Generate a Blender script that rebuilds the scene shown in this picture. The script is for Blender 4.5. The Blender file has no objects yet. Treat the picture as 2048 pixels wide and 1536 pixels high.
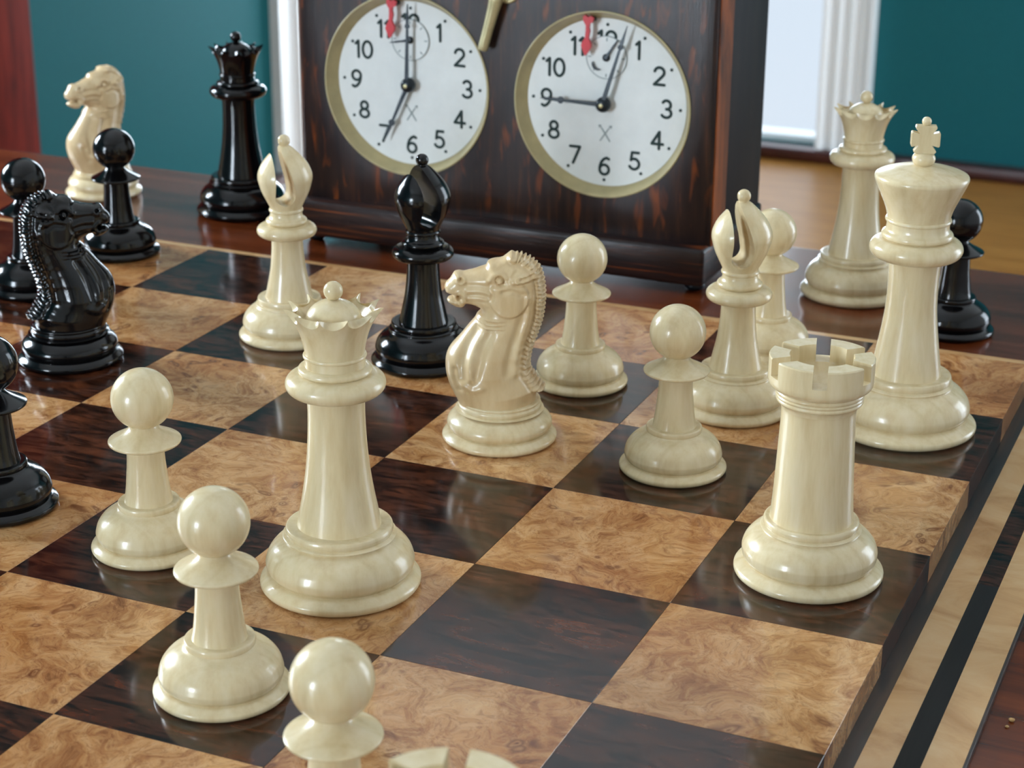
import bpy, bmesh, math, random
import numpy as np
from mathutils import Vector, Matrix, Euler
from mathutils.geometry import delaunay_2d_cdt

random.seed(4)
C = bpy.context.scene.collection
SC = bpy.context.scene
S = 0.0635                      # one chess square (2.5 in); all layout numbers below are in squares
R = math.radians

# ------------------------------------------------------------------ camera, world, lights, exposure
cam_d = bpy.data.cameras.new('camera')
cam = bpy.data.objects.new('camera', cam_d)
C.objects.link(cam)
cam.location = (1.46948*S, -6.58258*S, 4.07099*S)
cam.rotation_euler = (1.2105757, -0.0068786, 0.4107715)
cam_d.sensor_width = 36.0
cam_d.lens = 36.0*3814.08/2048.0
cam_d.clip_start = 0.01
cam_d.clip_end = 50
cam_d.dof.use_dof = True
cam_d.dof.focus_distance = 9.2*S
cam_d.dof.aperture_fstop = 30.0
SC.camera = cam

SC.view_settings.view_transform = 'Standard'
SC.view_settings.look = 'None'
SC.view_settings.exposure = 0.0
SC.view_settings.gamma = 1.0
SC.view_settings.use_curve_mapping = False

w = bpy.data.worlds.new('sky')
SC.world = w
w.use_nodes = True
w.node_tree.nodes['Background'].inputs[0].default_value = (0.75, 0.87, 1.0, 1)
w.node_tree.nodes['Background'].inputs[1].default_value = 1.0

ZF = -0.2 - 0.72/S              # floor height
ZC = ZF + 2.6/S                 # ceiling height
XL, XR, YB, YN = -29.0, 30.0, 55.7, -48.0    # left, right, far and near walls


def area(name, loc, rot, sx, sy, L, col):
    """window daylight: a rectangle of sky light in the window opening; L = radiance"""
    d = bpy.data.lights.new(name, 'AREA')
    d.shape = 'RECTANGLE'
    d.size = sx*S
    d.size_y = sy*S
    d.energy = L*math.pi*sx*sy*S*S
    d.color = col
    o = bpy.data.objects.new(name, d)
    C.objects.link(o)
    o.location = Vector(loc)*S
    o.rotation_euler = rot
    return o

# windows: name -> wall, centre along wall, centre height, width, height, radiance
WIN = {
    'near': ('near', -22.6, 7.0, 11.6, 16.0, 43.0),
    'left': ('left', 7.0, 9.0, 9.0, 11.0, 60.0),
    'right': ('right', 40.0, 7.0, 24.0, 30.0, 7.5),
    'door': ('far', -23.5, 4.4, 9.0, 30.0, 13.0),  # added unseen behind the clock, set bright to light the left wall
    'sidelight': ('far', -15.75, 4.36, 3.1, 30.88, 1.55),
}
SKY = (0.79, 0.91, 1.03)
for k, (wall, c, z, sx, sz, L) in WIN.items():
    if wall == 'near':
        area('daylight_'+k, (c, YN-1.5, z), (R(90), 0, 0), sx, sz, L, SKY)
    if wall == 'left':
        area('daylight_'+k, (XL-1.5, c, z), (R(90), 0, R(-90)), sx, sz, L, SKY)
    if wall == 'right':
        area('daylight_'+k, (XR+1.5, c, z), (R(90), 0, R(90)), sx, sz, L, SKY)
    if wall == 'far':
        area('daylight_'+k, (c, YB+1.5, z), (R(90), 0, R(180)), sx, sz, L, SKY)


# ------------------------------------------------------------------ materials
def lin(c):
    out = []
    for v in c[:3]:
        v /= 255.0
        out.append(v/12.92 if v <= 0.04045 else ((v+0.055)/1.055)**2.4)
    return (*out, 1.0)


class NT:
    def __init__(self, name, rough=0.4, spec=0.5, coat=0.0, metal=0.0, color=(128, 128, 128)):
        self.m = bpy.data.materials.new(name)
        self.m.use_nodes = True
        self.t = self.m.node_tree
        self.b = self.t.nodes['Principled BSDF']
        self.b.inputs['Roughness'].default_value = rough
        self.b.inputs['Specular IOR Level'].default_value = spec
        self.b.inputs['Coat Weight'].default_value = coat
        self.b.inputs['Coat Roughness'].default_value = 0.06
        self.b.inputs['Metallic'].default_value = metal
        self.b.inputs['Base Color'].default_value = lin(color)

    def n(self, typ, **kw):
        nd = self.t.nodes.new(typ)
        for k, v in kw.items():
            setattr(nd, k, v)
        return nd

    def l(self, a, b):
        self.t.links.new(a, b)

    def coords(self, scale=(1, 1, 1), rnd=0.0, rot=(0, 0, 0)):
        tc = self.n('ShaderNodeTexCoord')
        mp = self.n('ShaderNodeMapping')
        mp.inputs['Scale'].default_value = [v/S for v in scale]
        mp.inputs['Rotation'].default_value = rot
        self.l(tc.outputs['Object'], mp.inputs['Vector'])
        out = mp.outputs['Vector']
        if rnd:
            oi = self.n('ShaderNodeObjectInfo')
            mul = self.n('ShaderNodeVectorMath', operation='SCALE')
            cmb = self.n('ShaderNodeCombineXYZ')
            m2 = self.n('ShaderNodeMath', operation='MULTIPLY')
            m2.inputs[1].default_value = 7.31
            fr = self.n('ShaderNodeMath', operation='FRACT')
            self.l(oi.outputs['Random'], m2.inputs[0])
            self.l(m2.outputs[0], fr.inputs[0])
            self.l(oi.outputs['Random'], cmb.inputs[0])
            self.l(fr.outputs[0], cmb.inputs[1])
            self.l(oi.outputs['Random'], cmb.inputs[2])
            self.l(cmb.outputs[0], mul.inputs[0])
            mul.inputs['Scale'].default_value = rnd
            add = self.n('ShaderNodeVectorMath', operation='ADD')
            self.l(out, add.inputs[0])
            self.l(mul.outputs[0], add.inputs[1])
            out = add.outputs[0]
        return out

    def noise(self, vec, scale, detail=4, rough=0.55, dist=0.0):
        nd = self.n('ShaderNodeTexNoise')
        nd.inputs['Scale'].default_value = scale
        nd.inputs['Detail'].default_value = detail
        nd.inputs['Roughness'].default_value = rough
        nd.inputs['Distortion'].default_value = dist
        self.l(vec, nd.inputs['Vector'])
        return nd

    def ramp(self, fac, stops, interp='LINEAR'):
        nd = self.n('ShaderNodeValToRGB')
        cr = nd.color_ramp
        cr.interpolation = interp
        while len(cr.elements) < len(stops):
            cr.elements.new(0.5)
        for e, (p, c) in zip(cr.elements, stops):
            e.position = p
            e.color = lin(c) if len(c) == 3 else c
        self.l(fac, nd.inputs['Fac'])
        return nd.outputs['Color']

    def mix(self, fac, a, b, mode='MIX'):
        nd = self.n('ShaderNodeMix', data_type='RGBA', blend_type=mode)
        for sock, v in ((nd.inputs[0], fac), (nd.inputs[6], a), (nd.inputs[7], b)):
            if hasattr(v, 'is_output'):
                self.l(v, sock)
            elif isinstance(v, (int, float)):
                sock.default_value = v
            else:
                sock.default_value = lin(v) if len(v) == 3 else v
        return nd.outputs[2]

    def base(self, col):
        self.l(col, self.b.inputs['Base Color'])
        return self.m

    def bump(self, h, strength=0.1, dist=0.0005):
        nd = self.n('ShaderNodeBump')
        nd.inputs['Strength'].default_value = strength
        nd.inputs['Distance'].default_value = dist
        self.l(h, nd.inputs['Height'])
        self.l(nd.outputs[0], self.b.inputs['Normal'])


G0 = (0, 0, 0, 1)
G1 = (1, 1, 1, 1)


def mat_boxwood():
    t = NT('boxwood', rough=0.27, spec=0.45, coat=0.25)
    v = t.coords((1, 1, 1), rnd=30, rot=(0.12, 0.2, 0))
    n1 = t.noise(t.coords((5, 5, 0.7), rnd=30), 3.0, 4, 0.6)
    col = t.ramp(n1.outputs['Fac'], [(0.3, (214, 190, 146)), (0.5, (224, 204, 162)), (0.7, (230, 212, 175))])
    wv = t.n('ShaderNodeTexWave', wave_type='RINGS', rings_direction='Z')
    wv.inputs['Scale'].default_value = 3.2
    wv.inputs['Distortion'].default_value = 1.5
    wv.inputs['Detail'].default_value = 2
    t.l(v, wv.inputs['Vector'])
    lines = t.ramp(wv.outputs['Color'], [(0.0, (234, 228, 212)), (0.12, (255, 255, 255)), (1.0, (255, 255, 255))])
    col = t.mix(0.22, col, lines, 'MULTIPLY')
    return t.base(col)


def mat_carved():
    t = NT('carved_boxwood', rough=0.3, spec=0.45, coat=0.2)
    n1 = t.noise(t.coords((3, 3, 0.9), rnd=30), 3.0, 4, 0.6)
    col = t.ramp(n1.outputs['Fac'], [(0.3, (203, 172, 126)), (0.55, (217, 190, 146)), (0.75, (226, 203, 162))])
    return t.base(col)


def mat_ebony():
    t = NT('ebony', rough=0.14, spec=0.42, coat=0.0)
    n1 = t.noise(t.coords((6, 6, 0.8), rnd=9), 3.0, 4, 0.6)
    return t.base(t.ramp(n1.outputs['Fac'], [(0.3, (8, 8, 10)), (0.7, (14, 13, 14))]))


def mat_light_burl():
    t = NT('light_burl', rough=0.16, spec=0.5, coat=0.35)
    v = t.coords((1, 1, 1), rnd=60)
    wn = t.noise(v, 1.7, 3, 0.5)
    sub = t.n('ShaderNodeVectorMath', operation='SUBTRACT')
    sub.inputs[1].default_value = (0.5, 0.5, 0.5)
    t.l(wn.outputs['Color'], sub.inputs[0])
    sc = t.n('ShaderNodeVectorMath', operation='SCALE')
    sc.inputs['Scale'].default_value = 0.8
    t.l(sub.outputs[0], sc.inputs[0])
    ad = t.n('ShaderNodeVectorMath', operation='ADD')
    t.l(v, ad.inputs[0])
    t.l(sc.outputs[0], ad.inputs[1])
    wv = ad.outputs[0]
    n1 = t.noise(wv, 5.5, 9, 0.72, 0.7)
    col = t.ramp(n1.outputs['Fac'], [(0.25, (132, 84, 46)), (0.42, (178, 126, 77)), (0.52, (204, 156, 104)), (0.66, (220, 179, 130)), (0.8, (202, 154, 104))])
    # fine curly figure lines
    fine = t.noise(wv, 15.0, 6, 0.7, 2.2)
    fl = t.ramp(fine.outputs['Fac'], [(0.36, (170, 130, 105)), (0.5, (255, 255, 255)), (0.62, (255, 246, 232))])
    col = t.mix(0.5, col, fl, 'MULTIPLY')
    # burl eyes
    vo = t.n('ShaderNodeTexVoronoi')
    vo.inputs['Scale'].default_value = 7.5
    t.l(wv, vo.inputs['Vector'])
    m1 = t.ramp(vo.outputs['Distance'], [(0.03, G1), (0.10, (0.2, 0.2, 0.2, 1)), (0.2, (0.75, 0.75, 0.75, 1)), (0.36, G0)])
    cl = t.noise(v, 2.0, 2, 0.5)
    m2 = t.ramp(cl.outputs['Fac'], [(0.46, G0), (0.54, G1)])
    eye = t.mix(1.0, m1, m2, 'MULTIPLY')
    col = t.mix(eye, col, (112, 60, 28))
    big = t.noise(v, 0.9, 2, 0.5)
    tint = t.ramp(big.outputs['Fac'], [(0.35, (212, 178, 140)), (0.62, (255, 255, 255))])
    col = t.mix(0.7, col, tint, 'MULTIPLY')
    return t.base(col)


def mat_dark_burl():
    t = NT('dark_burl', rough=0.12, spec=0.5, coat=0.15)
    v = t.coords((1.1, 2.2, 1.5), rnd=60)
    n1 = t.noise(v, 2.6, 8, 0.66, 0.8)
    col = t.ramp(n1.outputs['Fac'], [(0.30, (24, 14, 11)), (0.43, (54, 29, 19)), (0.55, (76, 39, 23)), (0.68, (98, 51, 29)), (0.8, (68, 36, 22))])
    n2 = t.noise(t.coords((1.2, 5, 1), rnd=40), 2.2, 5, 0.6, 1.8)
    st = t.ramp(n2.outputs['Fac'], [(0.40, (50, 42, 38)), (0.54, (255, 255, 255))])
    col = t.mix(0.75, col, st, 'MULTIPLY')
    return t.base(col)


def mat_wood(name, dark, mid, light, scale, rough, spec=0.5, coat=0.2, dist=0.6, rnd=5.0, amp=(0.32, 0.5, 0.7)):
    t = NT(name, rough=rough, spec=spec, coat=coat)
    n1 = t.noise(t.coords(scale, rnd=rnd), 1.0, 7, 0.62, dist)
    return t.base(t.ramp(n1.outputs['Fac'], [(amp[0], dark), (amp[1], mid), (amp[2], light)]))


def mat_clock_oak(name, scale, slant=0.0):
    t = NT(name, rough=0.3, spec=0.38, coat=0.0)
    v = t.coords(scale, rot=(0, slant, 0))
    n1 = t.noise(v, 1.0, 6, 0.6, 0.3)
    col = t.ramp(n1.outputs['Fac'], [(0.3, (22, 15, 18)), (0.55, (43, 27, 24)), (0.70, (70, 39, 24))])
    v2 = t.coords((scale[0]*0.75, scale[1], scale[2]*1.9), rot=(0, slant, 0))
    n2 = t.noise(v2, 1.0, 3, 0.5, 0.5)
    fl = t.ramp(n2.outputs['Fac'], [(0.58, G0), (0.74, (0.9, 0.9, 0.9, 1))])
    col = t.mix(fl, col, (126, 62, 24))
    n3 = t.noise(t.coords((scale[0]*6, scale[1]*6, scale[2]*2)), 1.0, 3, 0.6)
    t.bump(n3.outputs['Fac'], 0.25, 0.0004)
    return t.base(col)


def plain(name, col, rough=0.5, spec=0.5, metal=0.0, coat=0.0, var=0.06):
    t = NT(name, rough=rough, spec=spec, metal=metal, coat=coat)
    n1 = t.noise(t.coords((1, 1, 1)), 6.0, 4, 0.6)
    a = tuple(max(0, v*(1-var)) for v in col)
    b = tuple(min(255, v*(1+var)) for v in col)
    return t.base(t.ramp(n1.outputs['Fac'], [(0.3, a), (0.7, b)]))


M = {
    'box': mat_boxwood(), 'carved': mat_carved(), 'ebony': mat_ebony(),
    'lburl': mat_light_burl(), 'dburl': mat_dark_burl(),
    'rosewood': mat_wood('rosewood', (22, 14, 10), (44, 28, 19), (66, 42, 28), (14, 1.2, 6), 0.3),
    'maple': mat_wood('maple', (178, 132, 84), (202, 160, 110), (212, 176, 130), (1.6, 2.6, 1), 0.2, dist=1.0),
    'blackwood': mat_wood('blackwood', (8, 8, 9), (14, 13, 13), (22, 20, 20), (30, 2, 5), 0.45, spec=0.2, coat=0),
    'mahogany': mat_wood('mahogany', (72, 32, 13), (102, 46, 19), (124, 60, 26), (0.5, 5, 4), 0.16, coat=0.05),
    'redwood': mat_wood('red_mahogany', (70, 20, 14), (106, 31, 21), (124, 40, 27), (5, 5, 0.5), 0.7, spec=0.1, coat=0),
    'clock_v': mat_clock_oak('clock_oak_upright', (17, 4, 1.5), 0.14),
    'clock_h': mat_clock_oak('clock_oak_level', (1.3, 4, 22)),
    'clock_lit_edge': mat_wood('clock_oak_lit_edge', (40, 20, 10), (120, 60, 20), (170, 86, 28), (5, 5, 1.0), 0.5, spec=0.2, coat=0),  # brighter orange oak, light on the front board's edge put into the colour
    'clock_dark': mat_wood('clock_dark_side', (15, 15, 18), (22, 21, 24), (32, 28, 27), (6, 6, 0.8), 0.6, spec=0.15, coat=0),
    'ivory': plain('aged_ivory_enamel', (180, 165, 122), 0.35, 0.4),
    'dial': plain('white_dial_enamel', (236, 238, 236), 0.35, 0.4, var=0.015),
    'ink': plain('dark_green_ink', (38, 56, 54), 0.6, 0.3),
    'paleink': plain('grey_ink', (150, 160, 160), 0.6, 0.3),
    'hand': plain('blued_steel', (26, 36, 44), 0.3, 0.5, metal=0.3),
    'red': plain('red_lacquer', (206, 42, 52), 0.4, 0.5),
    'brass': plain('aged_brass', (206, 194, 150), 0.32, 0.5, metal=0.45),
    'green': plain('green_paint', (23, 91, 96), 0.7, 0.15, var=0.02),
    'white': plain('white_paint', (250, 252, 252), 0.4, 0.4, var=0.01),
    'ceil': plain('ceiling_paint', (244, 245, 244), 0.8, 0.2, var=0.01),
    'oakfloor': mat_wood('oak_floor', (130, 82, 32), (154, 104, 46), (168, 118, 58), (0.35, 5, 1), 0.36, spec=0.2, coat=0),
    'shoe': mat_wood('dark_shoe', (40, 14, 12), (62, 24, 20), (80, 36, 30), (0.5, 3, 3), 0.3),
    'crumb': plain('crumb', (190, 150, 96), 0.7),
}
gl = NT('window_glass')
mo = gl.t.nodes['Material Output']
tr = gl.n('ShaderNodeBsdfTransparent')
gy = gl.n('ShaderNodeBsdfGlossy')
gy.inputs['Roughness'].default_value = 0.0
mx = gl.n('ShaderNodeMixShader')
mx.inputs[0].default_value = 0.04
gl.l(tr.outputs[0], mx.inputs[1])
gl.l(gy.outputs[0], mx.inputs[2])
gl.l(mx.outputs[0], mo.inputs['Surface'])
M['glass'] = gl.m


# ------------------------------------------------------------------ mesh helpers (numbers in squares)
def mesh(name, verts, faces, smooth=None):
    me = bpy.data.meshes.new(name)
    me.from_pydata([(v[0]*S, v[1]*S, v[2]*S) for v in verts], [], faces)
    me.update()
    if smooth is not None:
        me.shade_smooth()
        me.set_sharp_from_angle(angle=R(smooth))
    return me


def from_bm(name, bm, smooth=None, scale=True):
    if scale:
        bmesh.ops.scale(bm, vec=(S, S, S), verts=bm.verts)
    bmesh.ops.recalc_face_normals(bm, faces=bm.faces)
    me = bpy.data.meshes.new(name)
    bm.to_mesh(me)
    bm.free()
    if smooth is not None:
        me.shade_smooth()
        me.set_sharp_from_angle(angle=R(smooth))
    return me


def put(name, me, mat=None, parent=None, loc=(0, 0, 0), rot=None):
    o = bpy.data.objects.new(name, me)
    C.objects.link(o)
    o.location = Vector(loc)*S
    if rot:
        o.rotation_euler = rot
    if parent:
        o.parent = parent
    if mat is not None:
        if len(me.materials) == 0:
            me.materials.append(mat)
        if me.materials[0] is not mat:
            o.material_slots[0].link = 'OBJECT'
            o.material_slots[0].material = mat
    return o


def tag(o, label=None, cat=None, group=None, kind=None):
    if label:
        o['label'] = label
    if cat:
        o['category'] = cat
    if group:
        o['group'] = group
    if kind:
        o['kind'] = kind
    return o


def empty(name, loc=(0, 0, 0), rz=0.0, parent=None):
    o = bpy.data.objects.new(name, None)
    C.objects.link(o)
    o.empty_display_size = 0.02
    o.location = Vector(loc)*S
    o.rotation_euler = (0, 0, rz)
    if parent:
        o.parent = parent
    return o


def bm_box(bm, x0, x1, y0, y1, z0, z1):
    r = bmesh.ops.create_cube(bm, size=1.0)
    bmesh.ops.scale(bm, vec=(x1-x0, y1-y0, z1-z0), verts=r['verts'])
    bmesh.ops.translate(bm, vec=((x0+x1)/2, (y0+y1)/2, (z0+z1)/2), verts=r['verts'])
    return r['verts']


def box(name, x0, x1, y0, y1, z0, z1, bev=0.0, seg=2):
    bm = bmesh.new()
    bm_box(bm, x0, x1, y0, y1, z0, z1)
    if bev:
        bmesh.ops.bevel(bm, geom=bm.edges[:], offset=bev, segments=seg, affect='EDGES', profile=0.5)
    return from_bm(name, bm, smooth=35 if bev else None)


def curve_pts(prof, sub=5):
    """profile of (r, z[, 's']) points: Catmull-Rom through smooth ones, corners at 's'"""
    runs, cur = [], []
    for q in prof:
        cur.append(q[:2])
        if len(q) > 2 and len(cur) > 1:
            runs.append(cur)
            cur = [q[:2]]
    if len(cur) > 1:
        runs.append(cur)
    out = [prof[0][:2]]
    for run in runs:
        P = [np.array(q, float) for q in run]
        if len(P) == 2:
            out.append(tuple(P[1]))
            continue
        P = [2*P[0]-P[1]] + P + [2*P[-1]-P[-2]]
        for i in range(1, len(P)-2):
            p0, p1, p2, p3 = P[i-1:i+3]
            for k in range(1, sub+1):
                t = k/sub
                q = 0.5*((2*p1)+(-p0+p2)*t+(2*p0-5*p1+4*p2-p3)*t*t+(-p0+3*p1-3*p2+p3)*t**3)
                out.append((max(float(q[0]), 0.0), float(q[1])))
    return out


def lathe(name, prof, seg=72, smooth=38, sub=5, raw=False):
    pts = curve_pts(prof, sub)
    verts, faces, rings = [], [], []
    for r, z in pts:
        if r < 1e-5:
            rings.append([len(verts)])
            verts.append((0, 0, z))
        else:
            rings.append(list(range(len(verts), len(verts)+seg)))
            for k in range(seg):
                a = 2*math.pi*k/seg
                verts.append((r*math.cos(a), r*math.sin(a), z))
    for A, B in zip(rings, rings[1:]):
        if len(A) == 1 and len(B) == 1:
            continue
        for k in range(seg):
            k2 = (k+1) % seg
            if len(A) == 1:
                faces.append((A[0], B[k2], B[k]))
            elif len(B) == 1:
                faces.append((A[k], A[k2], B[0]))
            else:
                faces.append((A[k], A[k2], B[k2], B[k]))
    bm = bmesh.new()
    bv = [bm.verts.new(v) for v in verts]
    for f in faces:
        bm.faces.new([bv[i] for i in f])
    if raw:
        return bm
    return from_bm(name, bm, smooth)


def boolean(name, me, cutter, smooth=38):
    """difference of two meshes -> new mesh"""
    a = bpy.data.objects.new('tmp_a', me)
    b = bpy.data.objects.new('tmp_b', cutter)
    C.objects.link(a)
    C.objects.link(b)
    md = a.modifiers.new('cut', 'BOOLEAN')
    md.operation = 'DIFFERENCE'
    md.solver = 'EXACT'
    md.object = b
    dg = bpy.context.evaluated_depsgraph_get()
    out = bpy.data.meshes.new_from_object(a.evaluated_get(dg))
    out.name = name
    bpy.data.objects.remove(a)
    bpy.data.objects.remove(b)
    if smooth is not None:
        out.shade_smooth()
        out.set_sharp_from_angle(angle=R(smooth))
    return out


def prism(name, poly, y0, y1, smooth=None, bev=0.0):
    """polygon in (x, z) extruded along y"""
    bm = bmesh.new()
    a = [bm.verts.new((x, y0, z)) for x, z in poly]
    b = [bm.verts.new((x, y1, z)) for x, z in poly]
    bm.faces.new(a)
    bm.faces.new(b[::-1])
    n = len(poly)
    for i in range(n):
        bm.faces.new((a[i], b[i], b[(i+1) % n], a[(i+1) % n]))
    if bev:
        bmesh.ops.bevel(bm, geom=bm.edges[:], offset=bev, segments=1, affect='EDGES')
    return from_bm(name, bm, smooth)


def ball(r, zc, z0=None):
    """profile of a ball centred on the axis, cut flat at z0"""
    out = []
    a0 = -math.pi/2 if z0 is None else math.asin((z0-zc)/r)
    n = 22
    for i in range(n+1):
        a = a0+(math.pi/2-a0)*i/n
        out.append((r*math.cos(a), zc+r*math.sin(a)))
    if z0 is not None:
        out.insert(0, (0.0, z0, 's'))
        out[1] = (*out[1], 's')
    else:
        out[0] = (0.0, zc-r)
    out[-1] = (0.0, zc+r)
    return out


# ------------------------------------------------------------------ room
def wall_x(name, x, y0, y1, holes, mat, t):
    """wall in the plane x = const, room side at x, thickness t outward; holes (y0, y1, z0, z1)"""
    bm = bmesh.new()
    xa, xb = sorted((x, x+t))
    ys = [y0] + [v for h in sorted(holes) for v in h[:2]] + [y1]
    for i in range(0, len(ys), 2):
        bm_box(bm, xa, xb, ys[i], ys[i+1], ZF, ZC)
    for h in holes:
        bm_box(bm, xa, xb, h[0], h[1], ZF, h[2])
        bm_box(bm, xa, xb, h[0], h[1], h[3], ZC)
    return tag(put(name, from_bm(name, bm), mat), kind='structure')


def wall_y(name, y, x0, x1, holes, mat, t):
    bm = bmesh.new()
    ya, yb = sorted((y, y+t))
    xs = [x0] + [v for h in sorted(holes) for v in h[:2]] + [x1]
    for i in range(0, len(xs), 2):
        bm_box(bm, xs[i], xs[i+1], ya, yb, ZF, ZC)
    for h in holes:
        bm_box(bm, h[0], h[1], ya, yb, ZF, h[2])
        bm_box(bm, h[0], h[1], ya, yb, h[3], ZC)
    return tag(put(name, from_bm(name, bm), mat), kind='structure')


tag(put('floor', box('floor', XL-2, XR+2, YN-2, YB+2, ZF-1, ZF), M['oakfloor']), kind='structure')
tag(put('ceiling', box('ceiling', XL-2, XR+2, YN-2, YB+2, ZC, ZC+1), M['ceil']), kind='structure')


def hole(k):
    _, c, z, sx, sz, _ = WIN[k]
    return (c-sx/2, c+sx/2, z-sz/2, z+sz/2)


wall_x('wall_left', XL, YN-2, YB+2, [hole('left')], M['green'], -1.4)
wall_x('wall_right', XR, YN-2, YB+2, [hole('right')], M['ceil'], 1.4)
wall_y('wall_far', YB, XL, XR, [hole('door'), hole('sidelight')], M['green'], 1.4)
wall_y('wall_near', YN, XL, XR, [hole('near')], M['ceil'], -1.4)


def window(n, k):
    wall, c, z, sx, sz, _ = WIN[k]
    root = empty('window_%d' % n)
    tag(root, kind='structure')
    x0, x1, z0, z1 = hole(k)

    def bar(name, a, b, za, zb, d0, d1, mat):
        if wall == 'left':
            me = box(name, XL-d1, XL-d0, a, b, za, zb)
        elif wall == 'right':
            me = box(name, XR+d0, XR+d1, a, b, za, zb)
        elif wall == 'far':
            me = box(name, a, b, YB+d0, YB+d1, za, zb)
        else:
            me = box(name, a, b, YN-d1, YN-d0, za, zb)
        return put(name, me, mat, root)
    f = min(0.7, sx*0.06)
    bar('window_frame', x0, x0+f, z0, z1, 0.3, 1.2, M['white'])
    bar('window_frame', x1-f, x1, z0, z1, 0.3, 1.2, M['white'])
    bar('window_frame', x0+f, x1-f, z0, z0+f, 0.3, 1.2, M['white'])
    bar('window_frame', x0+f, x1-f, z1-f, z1, 0.3, 1.2, M['white'])
    cx = (x0+x1)/2
    zm = (z0+z1)/2
    if sx < 4:
        bar('pane', x0+f, x1-f, z0+f, z1-f, 0.70, 0.78, M['glass'])
        return root
    bar('mullion', cx-0.25, cx+0.25, z0+f, z1-f, 0.5, 1.0, M['white'])
    bar('glazing_bar', x0+f, cx-0.25, zm-0.25, zm+0.25, 0.5, 1.0, M['white'])
    bar('glazing_bar', cx+0.25, x1-f, zm-0.25, zm+0.25, 0.5, 1.0, M['white'])
    for a, b in ((x0+f, cx-0.25), (cx+0.25, x1-f)):
        for za, zb in ((z0+f, zm-0.25), (zm+0.25, z1-f)):
            bar('pane', a, b, za, zb, 0.70, 0.78, M['glass'])
    return root


for i, k in enumerate(('door', 'sidelight', 'left', 'right', 'near')):
    window(i+1, k)

# fluted white casing on the far wall (right of the clock): profile in plan, extruded upward
def casing_far(name, x0, x1):
    n = 60
    pts = []
    wdt = x1-x0
    for i in range(n+1):
        t = i/n
        x = x0+wdt*t
        d = 0.55
        if t > 0.08:
            u = (t-0.08)/0.85
            d = 0.42+0.10*math.cos(u*math.pi*7)
        if t > 0.93:
            d = 0.62
        pts.append((x, YB-d))
    pts = [(x0, YB)] + pts + [(x1, YB)]
    bm = bmesh.new()
    a = [bm.verts.new((x, y, ZF+0.45)) for x, y in pts]
    b = [bm.verts.new((x, y, ZC)) for x, y in pts]
    bm.faces.new(a)
    bm.faces.new(b[::-1])
    for i in range(len(pts)):
        j = (i+1) % len(pts)
        bm.faces.new((a[i], a[j], b[j], b[i]))
    return tag(put(name, from_bm(name, bm, 30), M['white']), kind='structure')


casing_far('trim_1', -14.2, -12.5)
# casing on the left wall (seen left of the clock)
bm = bmesh.new()
bm_box(bm, XL, XL+0.35, 44.75, 45.6, ZF+0.45, ZC)
bm_box(bm, XL, XL+0.55, 45.6, 46.2, ZF+0.45, ZC)
bm_box(bm, XL, XL+0.25, 46.2, 46.55, ZF+0.45, ZC)
tag(put('trim_2', from_bm('trim_2', bm), M['white']), kind='structure')
tag(put('baseboard_far', box('baseboard_far', XL, XR, YB-0.75, YB, ZF, ZF+0.45, 0.1), M['shoe']), kind='structure')
tag(put('baseboard_left', box('baseboard_left', XL, XL+0.6, YN, YB-0.75, ZF, ZF+0.45, 0.1), M['shoe']), kind='structure')

# dark red mahogany cabinet standing against the left wall
cab = empty('cabinet', (-27.0, 23.4, ZF))
tag(cab, 'tall dark red mahogany cabinet standing against the green wall at the left', 'cabinet')
HZ = 30.0
put('carcass', box('carcass', -1.9, 1.6, -4.7, 4.7, 0.6, HZ, 0.12), M['redwood'], cab)
put('plinth', box('plinth', -1.3, 1.4, -4.5, 4.5, 0, 0.6), M['redwood'], cab)
for k in (-1, 1):
    dr = put('door', box('door', 1.6, 1.95, min(0.06*k, 4.5*k), max(0.06*k, 4.5*k), 1.0, HZ-0.6, 0.08), M['redwood'], cab)
    put('knob', from_bm('knob', (lambda b: (bmesh.ops.create_uvsphere(b, u_segments=16, v_segments=10, radius=0.25), bmesh.ops.translate(b, vec=(2.15, 0.6*k, HZ/2), verts=b.verts), b)[2])(bmesh.new()), 60), M['brass'], dr)

# ------------------------------------------------------------------ table
TZ = -0.2
table = empty('table', (-4.0, 0.0, ZF))
tag(table, 'polished reddish mahogany table under the chess board and clock', 'table')
dz = -ZF
put('tabletop', box('tabletop', -9.5, 9.0, -9.0, 7.70, TZ-0.55+dz, TZ+dz, 0.16, 4), M['mahogany'], table)
for nm, a in (('apron', (-8.6, 8.1, 6.5, 6.9)), ('apron', (-8.6, 8.1, -8.3, -7.9)), ('apron', (-8.9, -8.6, -7.9, 6.5)), ('apron', (8.1, 8.4, -7.9, 6.5))):
    put(nm, box(nm, a[0], a[1], a[2], a[3], TZ-1.9+dz, TZ-0.55+dz), M['mahogany'], table)
leg = lathe('leg', [(0, 0, 's'), (0.28, 0, 's'), (0.34, 0.4), (0.42, 3.0), (0.5, 7.0), (0.55, dz-2.8), (0.55, TZ-0.55+dz, 's'), (0, TZ-0.55+dz, 's')], 24)
for x, y in ((-8.2, 6.1), (7.7, 6.1), (-8.2, -7.5), (7.7, -7.5)):
    put('leg', leg, M['mahogany'], table, (x, y, 0))

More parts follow.
